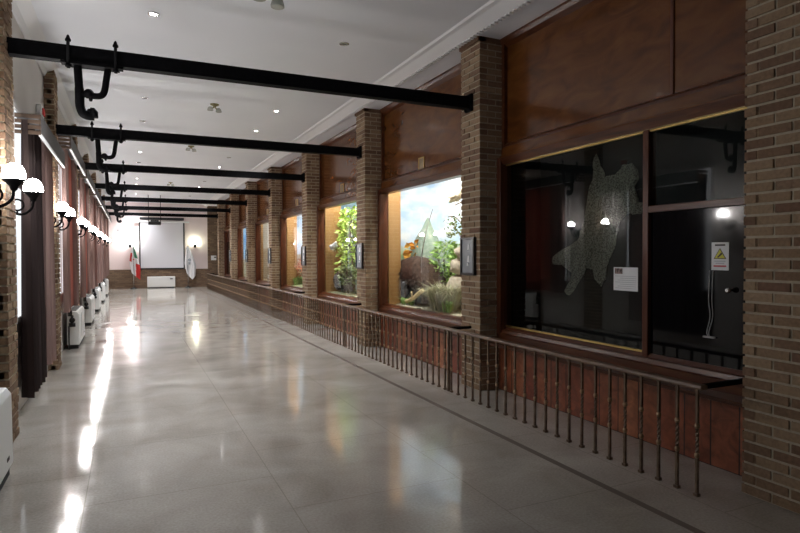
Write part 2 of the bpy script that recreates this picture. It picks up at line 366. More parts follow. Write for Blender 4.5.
def bracket_parts(t):
    b_ = MB().box((-.50, -.07, ZB-.028), (-.06, .07, ZB)); b_.box((-.53, -.05, ZB-.02), (-.03, .05, ZB)); b_.build('flange', 'iron', t, .004)
    leg = MB(); leg.tube(sweep_pts([(-.402, 0, ZB-.01), (-.395, 0, 3.19), (-.388, 0, 3.05), (-.386, 0, 2.95), (-.365, 0, 2.885), (-.32, 0, 2.862), (-.275, 0, 2.862)]), [.034]*10+[.038]*14+[.04]*6+[.038]*7, 10, flat=.8)
    leg.tube([(-.274, 0, 2.85), (-.272, 0, 2.90), (-.285, 0, 2.925), (-.305, 0, 2.93)], [.034, .03, .02, .01], 8); leg.ball((-.31, 0, 2.905), .024); leg.build('hook_arm', 'iron', t)
    a = MB(); a.tube(sweep_pts([(-.155, 0, ZB-.01), (-.172, 0, 3.20), (-.188, 0, 3.10), (-.215, 0, 3.055), (-.27, 0, 3.045), (-.335, 0, 3.055), (-.385, 0, 3.04)]), .029, 10, flat=.9)
    a.ball((-.315, 0, 3.06), .045); a.tube([(-.30, 0, 3.04), (-.30, 0, 2.995)], [.024, .012], 8); a.build('side_arm', 'iron', t)
    for x in (-.468, -.092):
        q = MB(); q.lathe([(.014, ZB-.07), (.014, ZT+.03), (.024, ZT+.03), (.024, ZT+.045), (.016, ZT+.06), (.012, ZT+.075), (.006, ZT+.085)], (x, -.062, 0), 8)
        q.lathe([(.026, ZB-.06), (.026, ZB-.035)], (x, -.062, 0), 6); q.build('bolt', 'iron', t)
bt = ht = None
for i in range(1, 8):
    lb = 'black iron ceiling beam, %s one from the camera, running into the brick' % ORD[i]
    lh = 'black hooked iron hanger bracket bolted under the %s beam from the camera' % ORD[i]
    if bt is None:
        bt = thing('iron_beam', lb, 'beam', (0, BY(i), 0), 'black iron tie beams'); bm0.build('girder', 'iron', bt); bplate.build('end_plate', 'iron', bt)
        ht = thing('hanger_bracket', lh, 'bracket', (0, BY(i), 0), 'iron hanger brackets'); bracket_parts(ht)
    else:
        o = copy_tree(bt); o.location = (0, BY(i), 0); o['label'] = lb
        if i < 7: o = copy_tree(ht); o.location = (0, BY(i), 0); o['label'] = lh

# ------------------------------------------------------------------ display cases along the right
ZS, ZH = .75, 2.66           # glass sill and head
def backdrop_mat(name, skyc, cloud, far, near_, hz, amp, seed):
    """painted mural: sky with clouds above a ridge line, hazy hills, greens below"""
    m = mat(name, skyc, .8, spec=.2); N, L, b = nodes(m)
    tc = N.new('ShaderNodeTexCoord'); sp = N.new('ShaderNodeSeparateXYZ'); L.new(tc.outputs['Object'], sp.inputs[0])
    def nz(scale, det=5, off=0):
        mp = N.new('ShaderNodeMapping'); mp.inputs['Scale'].default_value = scale; mp.inputs['Location'].default_value = (seed*3.7+off, seed*1.3, 0); n = N.new('ShaderNodeTexNoise'); n.inputs['Scale'].default_value = 1; n.inputs['Detail'].default_value = det
        L.new(tc.outputs['Object'], mp.inputs[0]); L.new(mp.outputs[0], n.inputs['Vector']); return n
    sky = ramp(N, [(.38, skyc), (.62, cloud)]); L.new(nz((1.6, 1.6, 3.2)).outputs[0], sky.inputs[0])
    hill = ramp(N, [(.35, near_), (.65, far)]); L.new(nz((5, 5, 8), 7, 9).outputs[0], hill.inputs[0])
    rd = nz((1.5, 1.5, .01), 4, 4); ma = N.new('ShaderNodeMath'); ma.operation = 'MULTIPLY_ADD'; ma.inputs[1].default_value = amp; ma.inputs[2].default_value = hz-amp/2; L.new(rd.outputs[0], ma.inputs[0])
    sb = N.new('ShaderNodeMath'); sb.operation = 'SUBTRACT'; L.new(sp.outputs['Z'], sb.inputs[0]); L.new(ma.outputs[0], sb.inputs[1])
    st = N.new('ShaderNodeMapRange'); st.inputs[1].default_value = -.02; st.inputs[2].default_value = .03; L.new(sb.outputs[0], st.inputs[0])
    mx = N.new('ShaderNodeMix'); mx.data_type = 'RGBA'; L.new(st.outputs[0], mx.inputs[0]); L.new(hill.outputs[0], mx.inputs[6]); L.new(sky.outputs[0], mx.inputs[7]); L.new(mx.outputs[2], b.inputs['Base Color'])
    return m
CASES = {
 1: dict(label='tall dark glazed case with a spotted pelt inside and a black door'),
 2: dict(label='bright glazed diorama case with a brown bear and painted mountain', sky=(.52, .68, .86), cloud=(.9, .92, .94), far=(.55, .62, .5), near=(.26, .42, .2), hz=1.75, amp=.6),
 3: dict(label='bright glazed diorama case with a leafy yellow-green tree inside', sky=(.42, .62, .86), cloud=(.8, .86, .92), far=(.5, .66, .6), near=(.3, .5, .32), hz=1.75, amp=.5),
 4: dict(label='glazed diorama case with pale sky and a reddish shrub', sky=(.55, .72, .92), cloud=(.92, .94, .96), far=(.62, .58, .5), near=(.5, .4, .28), hz=1.6, amp=.3),
 5: dict(label='glazed diorama case with sandy beige rocks and dry ground', sky=(.62, .60, .55), cloud=(.70, .68, .63), far=(.52, .45, .36), near=(.42, .35, .26), hz=1.9, amp=.5),
 6: dict(label='narrow-looking glazed diorama case with deep blue sky', sky=(.20, .46, .82), cloud=(.55, .76, .92), far=(.5, .48, .4), near=(.4, .36, .26), hz=1.45, amp=.3),
 7: dict(label='unlit timber bay with a dark doorway next to the end wall'),
}
DIO = {2: 'painted mountain and sky stage behind the brown bear', 3: 'painted green valley stage behind the leafy yellow-green tree', 4: 'pale sky stage behind the reddish shrub', 5: 'beige painted stage behind the sandy rocks', 6: 'deep blue sky stage behind the small grey rock'}
def case_wood(t, a, b_, k):
    """upper panel, mouldings, frame, for a bay from y=a to y=b_ (local to the empty at y=a)"""
    w = b_-a
    up = MB().box((XW+.0, 0, ZH+.1), (XW+.05, w, 4.125)); up.build('upper_panel', 'ply', t)
    if k == 1: MB().box((XW-.012, .84, ZH+.2), (XW, .872, 4.06)).build('cover_strip', 'frame_v', t, .003)
    tr = MB()
    tr.prism([(XW-.05, 4.06), (XW, 4.02), (XW, 4.125), (XW-.07, 4.125), (XW-.07, 4.10)], 'y', 0, w)
    tr.box((XW-.05, 0, ZH+.19), (XW-.002, .05, 4.06)); tr.box((XW-.05, w-.05, ZH+.19), (XW-.002, w, 4.06))
    tr.build('moulding', 'frame', t)
    ln = MB()
    ln.prism([(XW-.03, ZH+.235), (XW, ZH+.25), (XW, ZH+.19), (XW-.05, ZH+.19), (XW-.05, ZH+.215)], 'y', 0, w)
    l2 = MB(); l2.prism([(XW-.05, ZH+.19), (XW+.03, ZH+.19), (XW+.03, ZH+.06), (XW-.075, ZH+.06), (XW-.075, ZH+.09), (XW-.055, ZH+.10)], 'y', 0, w)
    ln.prism([(XW-.12, ZH+.062), (XW+.05, ZH+.062), (XW+.05, ZH-.012), (XW-.08, ZH-.012), (XW-.1, ZH+.02)], 'y', 0, w)
    ln.build('lintel', 'frame', t); l2.build('lintel_board', 'ply', t)
    for (u, v) in ((0, .07), (w-.07, w)):
        MB().box((XW-.12, u, .62), (XW+.04, v, ZH+.07)).build('jamb', 'frame_v', t, .006)
    sl = MB().prism([(XW-.12, .585), (XW+.06, .585), (XW+.06, ZS), (XW-.03, ZS), (XW-.05, ZS-.03), (XW-.09, ZS-.035), (XW-.10, ZS-.07), (XW-.12, ZS-.08)], 'y', .0, w); sl.build('sill', 'frame', t)
    MB().box((XW-.30, 0, .555), (XW-.12, w, .585)).build('ledge', 'frame', t, .004)
for k in range(1, 8):
    a, b_ = PY(k-1)+PW+.006, PY(k)-.006; w = b_-a; c = CASES[k]
    t = thing('display_case', c['label'], 'display case', (0, a, 0), 'display cases between the brick pillars')
    case_wood(t, a, b_, k)
    if k == 1:
        ym = 3.61-a
        MB().box((XW-.055, ym, .70), (XW+.04, ym+.06, ZH)).build('mullion', 'frame_v', t, .005)
        MB().box((XW-.055, .07, 1.95), (XW+.04, ym, 2.005)).build('transom', 'frame', t, .004)
        MB().box((XW-.025, ym+.06, ZS), (XW-.018, w-.07, ZH-.012)).build('glass_pane', 'glass_dark', t)
        MB().box((XW-.025, .07, 2.005), (XW-.018, ym, ZH-.012)).build('glass_pane', 'glass_dark', t)
        MB().box((XW-.04, ym+.06, ZS), (XW-.01, w-.07, ZS+.018)).build('brass_bead', 'brass', t)
        MB().box((XW-.04, .07, ZH-.026), (XW-.01, w-.07, ZH-.012)).build('brass_bead', 'brass', t)
        d = MB().box((XW-.02, .08, .70), (XW+.02, ym-.004, 1.948)).build('door', 'door', t)
        MB().lathe([(.008, 0), (.008, .03), (.02, .035), (.022, .05), (.012, .06)], (0, 0, 0), 12).build('knob', 'steel', d).location = (0, 0, 0)
        kb = kids(d)[0]; kb.rotation_euler = (0, -PI/2, 0); kb.location = (XW-.02, 2.87-a, 1.33)
        t = thing('case_lining', 'unlit black inside of the glazed case behind the spotted pelt', 'case lining', (0, a, 0))
        ln = MB().box((4.70, -.30, .5), (4.74, w+.2, 2.95)); ln.box((4.125, -.34, .5), (4.74, -.30, 2.95)); ln.box((4.125, w+.16, .5), (4.74, w+.2, 2.95)); ln.box((4.125, -.34, 2.91), (4.74, w+.2, 2.95)); ln.box((4.125, -.34, .56), (4.74, w+.2, .60))
        ln.build('lining', 'black', t)
    elif k == 7:
        MB().box((XW+.02, .07, ZS), (XW+.06, w-.07, ZH)).build('timber_infill', 'frame_v', t)
        MB().box((XW-.03, w-1.35, ZS), (XW+.02, w-.12, 2.2)).build('door', 'door', t)
    else:
        MB().box((XW-.025, .07, ZS), (XW-.018, w-.07, ZH-.012)).build('glass_pane', 'glass', t)
        t = thing('diorama_stage', DIO[k], 'diorama', (0, a, 0), 'lit diorama stages behind the glass'); sx = {2: 4.36, 3: 4.51, 4: 4.42, 5: 4.19, 6: 4.15}[k]
        MB().box((4.125, w-.03, .70), (sx, w, 3.2)).build('side_panel', 'ply2', t)
        MB().box((4.125, .44, .70), (5.4, .46, 3.2)).build('side_panel', 'ply2', t)
        yb = w + .84
        path = [(sx+.005, w), (sx+.01, yb-.35)] + [(sx+.36-.35*math.cos(q*PI/12), yb-.35+.35*math.sin(q*PI/12)) for q in range(1, 7)] + [(5.0, yb)] + [(5.0+.4*math.sin(q*PI/12), yb-.4+.4*math.cos(q*PI/12)) for q in range(1, 7)] + [(5.4, .47)]
        bd = MB(); n = len(path)
        for z in (.68, 3.2): bd.v += [(x, y, z) for x, y in path]
        for z in (.68, 3.2): bd.v += [(x+.015, y+.015, z) for x, y in path]
        for i in range(n-1): bd.face([i, n+i, n+i+1, i+1], 0, True); bd.face([2*n+i, 2*n+i+1, 3*n+i+1, 3*n+i], 0, True)
        bd.build('backdrop', backdrop_mat('painted_backdrop', c['sky'], c['cloud'], c['far'], c['near'], c['hz'], c['amp'], k), t)
        gcol = {2: [(.3, (.30, .27, .18)), (.7, (.5, .45, .33))], 3: [(.3, (.2, .2, .1)), (.7, (.36, .33, .2))], 4: [(.3, (.22, .27, .12)), (.7, (.42, .42, .25))], 5: [(.3, (.42, .35, .25)), (.7, (.56, .48, .36))], 6: [(.3, (.4, .34, .24)), (.7, (.5, .44, .33))]}[k]
        gr = MB(); nx, ny = 14, 36
        for i in range(nx+1):
            for j in range(ny+1):
                x, y = 4.125+(1.26)*i/nx, .46+(yb-.48)*j/ny
                if x < sx+.02 and y > w-.03: y = w-.03
                gr.v.append((x, y, .74+.05*noise.noise(Vector((x*3, (y+a)*3, k)))+.10*max(0, (x-4.5))))
        for i in range(nx):
            for j in range(ny): q = i*(ny+1)+j; gr.face([q, q+ny+1, q+ny+2, q+1], 0, True)
        gr.build('ground', noisy('diorama_ground', gcol, (9, 9, 9), .95, .6), t)
        MB().box((4.125, .44, 3.2), (5.42, yb, 3.23)).build('case_top', 'wallwhite', t)
        # the case's own lamp, behind the lintel
        MB().box((4.13, .9, 3.12), (4.36, w-.3, 3.19)).build('lamp_housing', 'enamel', t)
        ld = bpy.data.lights.new('case_tube', 'AREA'); ld.shape = 'RECTANGLE'; ld.size = .18; ld.size_y = 2.4; ld.energy = CASE_W*{2: 1, 3: .9, 4: 1, 5: .55, 6: .8}[k]; ld.color = (1, .98, .93)
        lo = bpy.data.objects.new('case_tube', ld); COL.objects.link(lo); lo.parent = t; lo.location = (4.26, w*.5+.3, 3.11); lo.rotation_euler = (0, math.radians(-28), 0)

# ------------------------------------------------------------------ what stands in the dioramas
for nm, stops in dict(fur=[(.25, (.028, .013, .008)), (.55, (.062, .032, .019)), (.8, (.11, .062, .038))], bark=[(.3, (.08, .055, .035)), (.7, (.2, .15, .1))], rockm=[(.3, (.28, .24, .18)), (.7, (.52, .45, .35))],
                      rockgrey=[(.3, (.2, .2, .19)), (.7, (.38, .37, .34))], peak=[(.3, (.17, .24, .17)), (.55, (.25, .31, .24)), (.75, (.38, .40, .30))], logm=[(.3, (.5, .36, .16)), (.7, (.72, .56, .3))]).items():
    M[nm] = noisy('diorama_'+nm, stops, (14, 14, 14), .9, .5)
for nm, stops in dict(leafgreen=[(0, (.16, .30, .07)), (.5, (.28, .44, .12)), (1, (.42, .55, .2))], leafyellow=[(0, (.26, .40, .06)), (.5, (.46, .60, .12)), (1, (.66, .74, .3))], leaforange=[(0, (.75, .26, .03)), (.5, (.85, .42, .06)), (1, (.8, .55, .15))],
                      drygrass=[(0, (.36, .33, .2)), (.5, (.5, .46, .31)), (1, (.42, .46, .26))], leafred=[(0, (.5, .12, .07)), (.5, (.62, .25, .14)), (1, (.5, .36, .16))], leafdark=[(0, (.07, .11, .035)), (.5, (.14, .19, .07)), (1, (.25, .28, .12))]).items():
    M[nm] = island('diorama_'+nm, stops, .7, .1)
def gz(x): return .755+.10*max(0, x-4.5)
def animal(name, label, loc, pts, edges, rad, m, hair=3500, hl=.06, hm=None, seed=1):
    """one continuous body grown over a skeleton, with a coat of short hair as its child"""
    me = bpy.data.meshes.new(name+'_skeleton'); me.from_pydata(pts, edges, []); o = bpy.data.objects.new(name, me); COL.objects.link(o)
    sk = o.modifiers.new('skin', 'SKIN'); sk.use_smooth_shade = True; ss = o.modifiers.new('smooth', 'SUBSURF'); ss.levels = ss.render_levels = 2
    for v, r in zip(me.skin_vertices[0].data, rad): v.radius = (r, r)
    me.skin_vertices[0].data[0].use_root = True
    dg = bpy.context.evaluated_depsgraph_get(); ev = o.evaluated_get(dg); bm_ = bpy.data.meshes.new_from_object(ev)
    bpy.data.objects.remove(o); bm_.name = name; bm_.materials.clear(); bm_.materials.append(M[m])
    for v in bm_.vertices: v.co += v.normal*.018*noise.noise(v.co*9)
    o = bpy.data.objects.new(name, bm_); COL.objects.link(o); o.location = loc
    if hair:
        rnd = random.Random(seed); h = MB(); polys = list(bm_.polygons); ws = [p.area for p in polys]
        for p in rnd.choices(polys, ws, k=hair):
            c = p.center.copy(); nrm = p.normal; d = (nrm*.75 + Vector((rnd.uniform(-.3, .3), rnd.uniform(-.3, .3), -.75))).normalized(); sd_ = d.cross(nrm)
            if sd_.length < 1e-3: continue
            sd_ = sd_.normalized()*.006; c += Vector((rnd.uniform(-.012, .012), rnd.uniform(-.012, .012), rnd.uniform(-.012, .012))); n = len(h.v)
            h.v += [tuple(c-sd_), tuple(c+sd_), tuple(c+d*hl*rnd.uniform(.6, 1.2))]; h.face([n, n+1, n+2])
        h.build('coat', hm or m, o)
    return o
def grass_tuft(mb, c, n, h, spread, w=.006, mi=0, rnd=random):
    for _ in range(n):
        a = rnd.uniform(0, 2*PI); r = rnd.uniform(0, spread*.35); l = h*rnd.uniform(.6, 1.1); o_ = spread*rnd.uniform(.2, 1)
        p0 = Vector((c[0]+math.cos(a)*r, c[1]+math.sin(a)*r, c[2])); p1 = p0+Vector((math.cos(a)*o_*.35, math.sin(a)*o_*.35, l*.7)); p2 = p0+Vector((math.cos(a)*o_, math.sin(a)*o_, l*rnd.uniform(.55, 1)))
        s_ = Vector((-math.sin(a), math.cos(a), 0))*w; k = len(mb.v)
        mb.v += [tuple(p0-s_), tuple(p0+s_), tuple(p1+s_), tuple(p1-s_), tuple(p2)]; mb.face([k, k+1, k+2, k+3], mi); mb.face([k+3, k+2, k+4], mi)
def bush(t, c, size, n, l, w, lm, seed, stems=5, sm='bark'):
    random.seed(seed); sb = MB(); lv = MB()
    for q in range(stems):
        a = 2*PI*q/stems; e = Vector((c[0]+math.cos(a)*size[0]*.6, c[1]+math.sin(a)*size[1]*.6, c[2]+size[2]*random.uniform(.6, 1)))
        sb.tube(sweep_pts([(c[0], c[1], c[2]-.02), tuple((Vector(c)+e)/2+Vector((0, 0, .06))), tuple(e)]), .012, 5)
    for _ in range(n):
        a = random.uniform(0, 2*PI); ph = math.acos(random.uniform(-.6, 1)); r = random.uniform(.35, 1)**.6
        p = (c[0]+size[0]*r*math.sin(ph)*math.cos(a), c[1]+size[1]*r*math.sin(ph)*math.sin(a), c[2]+size[2]*.5+size[2]*.5*r*math.cos(ph))
        lv.leaf(p, (math.cos(a)+random.uniform(-.6, .6), math.sin(a)+random.uniform(-.6, .6), random.uniform(-.7, .6)), l*random.uniform(.6, 1.2), w*random.uniform(.7, 1.2))
    sb.build('stems', sm, t); lv.build('foliage', lm, t)
# brown bear, head lowered
bp_ = [(0, .0, .56), (0, .38, .60), (0, .78, .62), (0, 1.05, .55), (0, 1.22, .42), (0, 1.40, .27), (0, 1.50, .20),
       (-.13, .02, .34), (-.14, -.04, .16), (-.14, .02, .04), (.13, .06, .34), (.14, .10, .16), (.14, .16, .04),
       (-.13, .82, .36), (-.14, .80, .18), (-.14, .85, .04), (.13, .92, .36), (.14, .96, .18), (.14, 1.0, .04), (-.09, 1.24, .54), (.09, 1.24, .54)]
be_ = [(0, 1), (1, 2), (2, 3), (3, 4), (4, 5), (5, 6), (0, 7), (7, 8), (8, 9), (0, 10), (10, 11), (11, 12), (2, 13), (13, 14), (14, 15), (2, 16), (16, 17), (17, 18), (4, 19), (4, 20)]
br_ = [.29, .32, .31, .22, .15, .085, .05, .15, .09, .075, .15, .09, .075, .13, .085, .07, .13, .085, .07, .04, .04]
o = animal('brown_bear', 'stuffed', (4.62, 8.66, .755), bp_, be_, br_, 'fur', 5200, .075)
tag(o, 'shaggy dark brown bear with its head lowered in the mountain diorama', 'bear')
# model peak in front of the painted hills
mb = MB(); nr, na = 10, 28
for i in range(nr+1):
    f = i/nr
    for k in range(na):
        a = 2*PI*k/na; rr_ = (.02+f*.80)*(1+.25*noise.noise(Vector((math.cos(a)*1.3, math.sin(a)*1.3, f*1.5))))
        mb.v.append((4.98+min(.34, rr_*math.cos(a)*.38), 9.52+min(.60, rr_*math.sin(a)), 2.27-.95*f+.05*noise.noise(Vector((a*2, f*6, 0)))))
for i in range(nr):
    for k in range(na): k2 = (k+1) % na; mb.face([i*na+k, (i+1)*na+k, (i+1)*na+k2, i*na+k2], 0, True)
tag(mb.build('model_mountain', 'peak'), 'pale grey-green pointed mountain model at the back of the bear diorama', 'mountain')
t = thing('orange_shrub', 'shrub with large orange leaves behind the brown bear', 'shrub', (0, 0, 0)); bush(t, (4.92, 9.75, 1.35), (.20, .36, .55), 60, .13, .05, 'leaforange', 3)
t = thing('green_bush', 'light green leafy bush beside the brown bear', 'bush', (0, 0, 0)); bush(t, (4.98, 8.82, .85), (.26, .34, 1.0), 520, .11, .02, 'leafgreen', 4)
t = thing('fern_bush', 'dense green bush under the perched bird in the bear diorama', 'bush', (0, 0, 0)); bush(t, (5.0, 8.30, .85), (.25, .28, .95), 420, .09, .03, 'leafgreen', 14)
random.seed(5)
mb = MB()
for q in range(9): grass_tuft(mb, (4.42+random.uniform(-.12, .14), 7.85+random.uniform(-.24, .28), .74), 170, .44, .44, .006)
tag(mb.build('dry_grass_clump', 'drygrass'), 'big grey-green dry grass clump at the front of the bear diorama', 'grass clump')
mb = MB()
for q in range(5): grass_tuft(mb, (4.26+.03*q, 9.05+random.uniform(-.25, .25), .74), 40, .14, .1, .006)
tag(mb.build('low_grass_patch', 'leafgreen'), 'low bright green grass patch by the wooden side wall in the bear diorama', 'grass clump')
mb = MB()
for q in range(3): grass_tuft(mb, (4.28, 7.5+.1*q, .74), 60, .22, .14, .007)
tag(mb.build('green_grass_tuft', 'leafgreen'), 'fresh green grass tuft at the corner of the bear diorama by the pillar', 'grass clump')
for (c, r, sc_, lb) in (((4.78, 7.95, 1.0), .34, (.8, 1, .95), 'large tan boulder at the bottom of the rock pile in the bear diorama'), ((4.74, 7.92, 1.40), .2, (.9, 1.1, .7), 'middle tan rock resting on the large boulder in the bear diorama'), ((4.76, 7.84, 1.62), .16, (1, 1, .8), 'small tan rock topping the pile in the bear diorama')):
    tag(MB().rock(c, r, r*10, 0, sc_).build('boulder', 'rockm'), lb, 'rock', 'rocks piled in the bear diorama')
mb = MB().tube(sweep_pts([(4.27, 8.98, .80), (4.3, 8.78, .86), (4.33, 8.58, .97), (4.36, 8.50, 1.02)]), .035, 8); mb.tube([(4.3, 8.78, .86), (4.24, 8.70, .98)], .016, 6)
tag(mb.build('fallen_branch', 'logm'), 'yellowish fallen branch in front of the brown bear', 'branch')
mb = MB().tube(sweep_pts([(4.46, 8.98, .74), (4.46, 8.88, 1.2), (4.48, 8.66, 1.9), (4.5, 8.43, 2.34)]), [.012]*7+[.009]*6+[.006]*6, 6)
tag(mb.build('bare_stick', 'bark'), 'tall thin bare stick leaning in front of the model mountain', 'stick')
t = thing('dead_tree', 'thin bare tree carrying the perched bird in the bear diorama', 'tree', (0, 0, 0))
mb = MB().tube(sweep_pts([(5.14, 7.80, .8), (4.98, 7.84, 1.5), (4.82, 7.95, 2.1), (4.84, 8.0, 2.62), (4.85, 8.04, 2.8)]), [.035]*13+[.022]*12, 7)
for e in (((4.81, 7.9, 2.0), (4.8, 8.2, 2.2), (4.78, 8.42, 2.22)), ((4.83, 7.98, 2.45), (4.8, 8.1, 2.42), (4.8, 8.22, 2.4)), ((4.8, 7.85, 1.7), (4.76, 8.05, 1.95), (4.75, 8.2, 2.05))): mb.tube(sweep_pts(e), .010, 5)
mb.build('trunk', 'bark', t); lv = MB(); random.seed(8)
for q in range(70): lv.leaf((4.78+random.uniform(-.1, .1), random.uniform(7.85, 8.4), random.uniform(1.85, 2.28)), (random.uniform(-1, 1), random.uniform(-1, 1), random.uniform(-.6, .6)), .08, .022)
lv.build('foliage', 'leafdark', t)
def bird(name, lb, loc, m, s_=1.0, grp=None):
    P_ = [(0, 0, 0), (0, -.10, .035), (0, -.155, .09), (0, -.20, .085), (0, .12, -.045), (0, .22, -.075)]
    o = animal(name, lb, loc, [tuple(c*s_ for c in p) for p in P_], [(0, 1), (1, 2), (2, 3), (0, 4), (4, 5)], [.075*s_, .06*s_, .042*s_, .01*s_, .04*s_, .018*s_], m, 0)
    w = MB()
    for sx_ in (-1, 1):
        w.ball((sx_*.068*s_, .04*s_, 0), .075*s_, 0, 8, 6, (.25, 1.5, .55)); w.tube([(sx_*.025*s_, 0, -.06*s_), (sx_*.025*s_, -.01, -.13*s_)], .006, 5)
    w.build('wing', m, o); tag(o, lb, 'bird')
    return o
M['featherpale'] = noisy('pale_feathers', [(.3, (.62, .5, .34)), (.7, (.8, .74, .62))], (20, 20, 20), .9, .3); M['featherwhite'] = noisy('white_feathers', [(.3, (.75, .75, .74)), (.7, (.85, .85, .85))], (20, 20, 20), .9, .3)
bird('perched_bird', 'cream and tan bird perched on the thin tree in the bear diorama', (4.80, 8.16, 2.55), 'featherpale', 1.15)
# leafy tree diorama
t = thing('leafy_tree', 'tall leafy yellow-green tree in the third lit case of the row', 'tree', (0, 0, 0)); t['label'] = 'tall leafy yellow-green tree inside the glazed case'
random.seed(21); mb = MB(); mb.tube(sweep_pts([(4.72, 12.75, .76), (4.7, 12.72, 1.3), (4.66, 12.8, 1.9), (4.68, 12.75, 2.5)]), [.05]*7+[.03]*12, 8)
for q in range(10):
    a = q*2.4; z = 1.2+.13*q; mb.tube(sweep_pts([(4.69, 12.75, z), (4.69+.15*math.cos(a), 12.75+.25*math.sin(a), z+.15), (4.69+.25*math.cos(a), 12.75+.48*math.sin(a), z+.25)]), .012, 5)
mb.build('trunk', 'bark', t); lv = MB()
for q in range(900):
    a = random.uniform(0, 2*PI); z = random.uniform(1.15, 2.68); r = random.uniform(.2, 1)*(1.0-.45*max(0, (z-1.9)/.8))
    lv.leaf((4.69+.30*r*math.cos(a), 12.75+.62*r*math.sin(a), z), (math.cos(a), math.sin(a), random.uniform(-.8, .5)), random.uniform(.09, .16), random.uniform(.03, .05))
lv.build('foliage', 'leafyellow', t)
t = thing('undergrowth_bush', 'low dark green bush under the leafy yellow-green tree', 'bush', (0, 0, 0)); bush(t, (4.36, 12.1, .78), (.18, .32, .62), 420, .08, .028, 'leafdark', 31)
t = thing('undergrowth_bush', 'light green low bush against the side wall of the leafy tree case', 'bush', (0, 0, 0)); bush(t, (4.78, 13.1, .8), (.22, .34, .55), 380, .09, .03, 'leafgreen', 33)
o = animal('brown_animal', '', (4.42, 12.5, .76), [tuple(.62*c for c in p) for p in bp_], be_, [.62*r for r in br_], 'fur', 1500, .04)
o.rotation_euler = (0, 0, PI); o.location = (4.46, 12.95, .765); tag(o, 'small dark brown furry animal under the leafy tree', 'animal')
bird('white_bird', 'white bird fixed near the side wall of the leafy tree case', (4.24, 12.72, 1.80), 'featherwhite', .95)
# red shrub diorama
t = thing('red_shrub', 'reddish shrub inside the glazed case with pale sky', 'shrub', (0, 0, 0)); bush(t, (4.66, 16.75, .8), (.28, .5, .75), 420, .10, .03, 'leafred', 41)
mb = MB(); random.seed(42)
for q in range(10): grass_tuft(mb, (4.45+random.uniform(-.15, .2), 16.6+random.uniform(-.5, .4), .74), 60, .26, .16, .007)
tag(mb.build('green_grass_tuft', 'leafgreen'), 'low green grass in front of the reddish shrub', 'grass clump')
tag(MB().rock((4.78, 15.9, .95), .25, 3.3, 0, (1, 1.3, .8)).build('boulder', 'rockm'), 'tan boulder beside the reddish shrub', 'rock')
# sandy and blue-sky dioramas
for (c, r, sc_, lb) in (((4.62, 19.9, 1.0), .36, (.8, 1.2, .9), 'large beige rock in the sandy diorama'), ((4.45, 20.0, .82), .16, (1, 1.2, .8), 'small beige rock low at the front of the sandy diorama')):
    tag(MB().rock(c, r, r*9, 0, sc_).build('boulder', 'rockm'), lb, 'rock', 'rocks in the sandy diorama')
tag(MB().rock((4.5, 23.7, .90), .2, 2.2, 0, (.8, 1.2, 1)).build('boulder', 'rockgrey'), 'small grey rock in the blue sky diorama', 'rock')

# brass-rimmed vents on the upper panels
vt = None
for i, k in enumerate(range(2, 7)):
    y = 7.93 + i*D
    lb = 'small brass-rimmed square vent above the ' + {2: 'bear diorama', 3: 'leafy tree diorama', 4: 'red shrub diorama', 5: 'sandy diorama', 6: 'blue sky diorama'}[k]
    if vt is None:
        vt = thing('wall_vent', lb, 'vent', (XW-.001, y, 2.98), 'brass vents on the upper panels')
        f = MB()
        for (p, q) in (((-.012, -.095, -.10), (0, .095, -.08)), ((-.012, -.095, .08), (0, .095, .10)), ((-.012, -.095, -.08), (0, -.075, .08)), ((-.012, .075, -.08), (0, .095, .08))): f.box(p, q)
        f.build('rim', 'brass', vt)
        g = MB().box((-.003, -.075, -.08), (0, .075, .08))
        for q in range(7): g.box((-.007, -.075, -.075+q*.022), (-.001, .075, -.063+q*.022))
        g.build('grille', noisy('vent_mesh', [(.3, (.3, .22, .13)), (.7, (.4, .3, .18))], (9, 9, 9), .5), vt)
    else:
        o = copy_tree(vt); o.location = (XW-.001, y, 2.98); o['label'] = lb

# ------------------------------------------------------------------ things in the dark case
# spotted pelt: outline in (y, z) metres on the back lining
def spotted():
    m = mat('spotted_fur', (.4, .36, .3), .95, spec=.1); N, L, b = nodes(m); tc = N.new('ShaderNodeTexCoord')
    v = N.new('ShaderNodeTexVoronoi'); v.inputs['Scale'].default_value = 55; n = N.new('ShaderNodeTexNoise'); n.inputs['Scale'].default_value = 90
    L.new(tc.outputs['Object'], v.inputs['Vector']); L.new(tc.outputs['Object'], n.inputs['Vector'])
    r = ramp(N, [(.1, (.075, .062, .05)), (.35, (.23, .205, .165)), (.6, (.42, .385, .315))]); L.new(v.outputs['Distance'], r.inputs[0])
    mx = N.new('ShaderNodeMix'); mx.data_type = 'RGBA'; mx.blend_type = 'OVERLAY'; mx.inputs[0].default_value = .8; L.new(r.outputs[0], mx.inputs[6]); L.new(n.outputs[0], mx.inputs[7]); L.new(mx.outputs[2], b.inputs['Base Color'])
    bp = N.new('ShaderNodeBump'); bp.inputs['Strength'].default_value = .8; bp.inputs['Distance'].default_value = .02; L.new(n.outputs[0], bp.inputs['Height']); L.new(bp.outputs[0], b.inputs['Normal'])
    return m
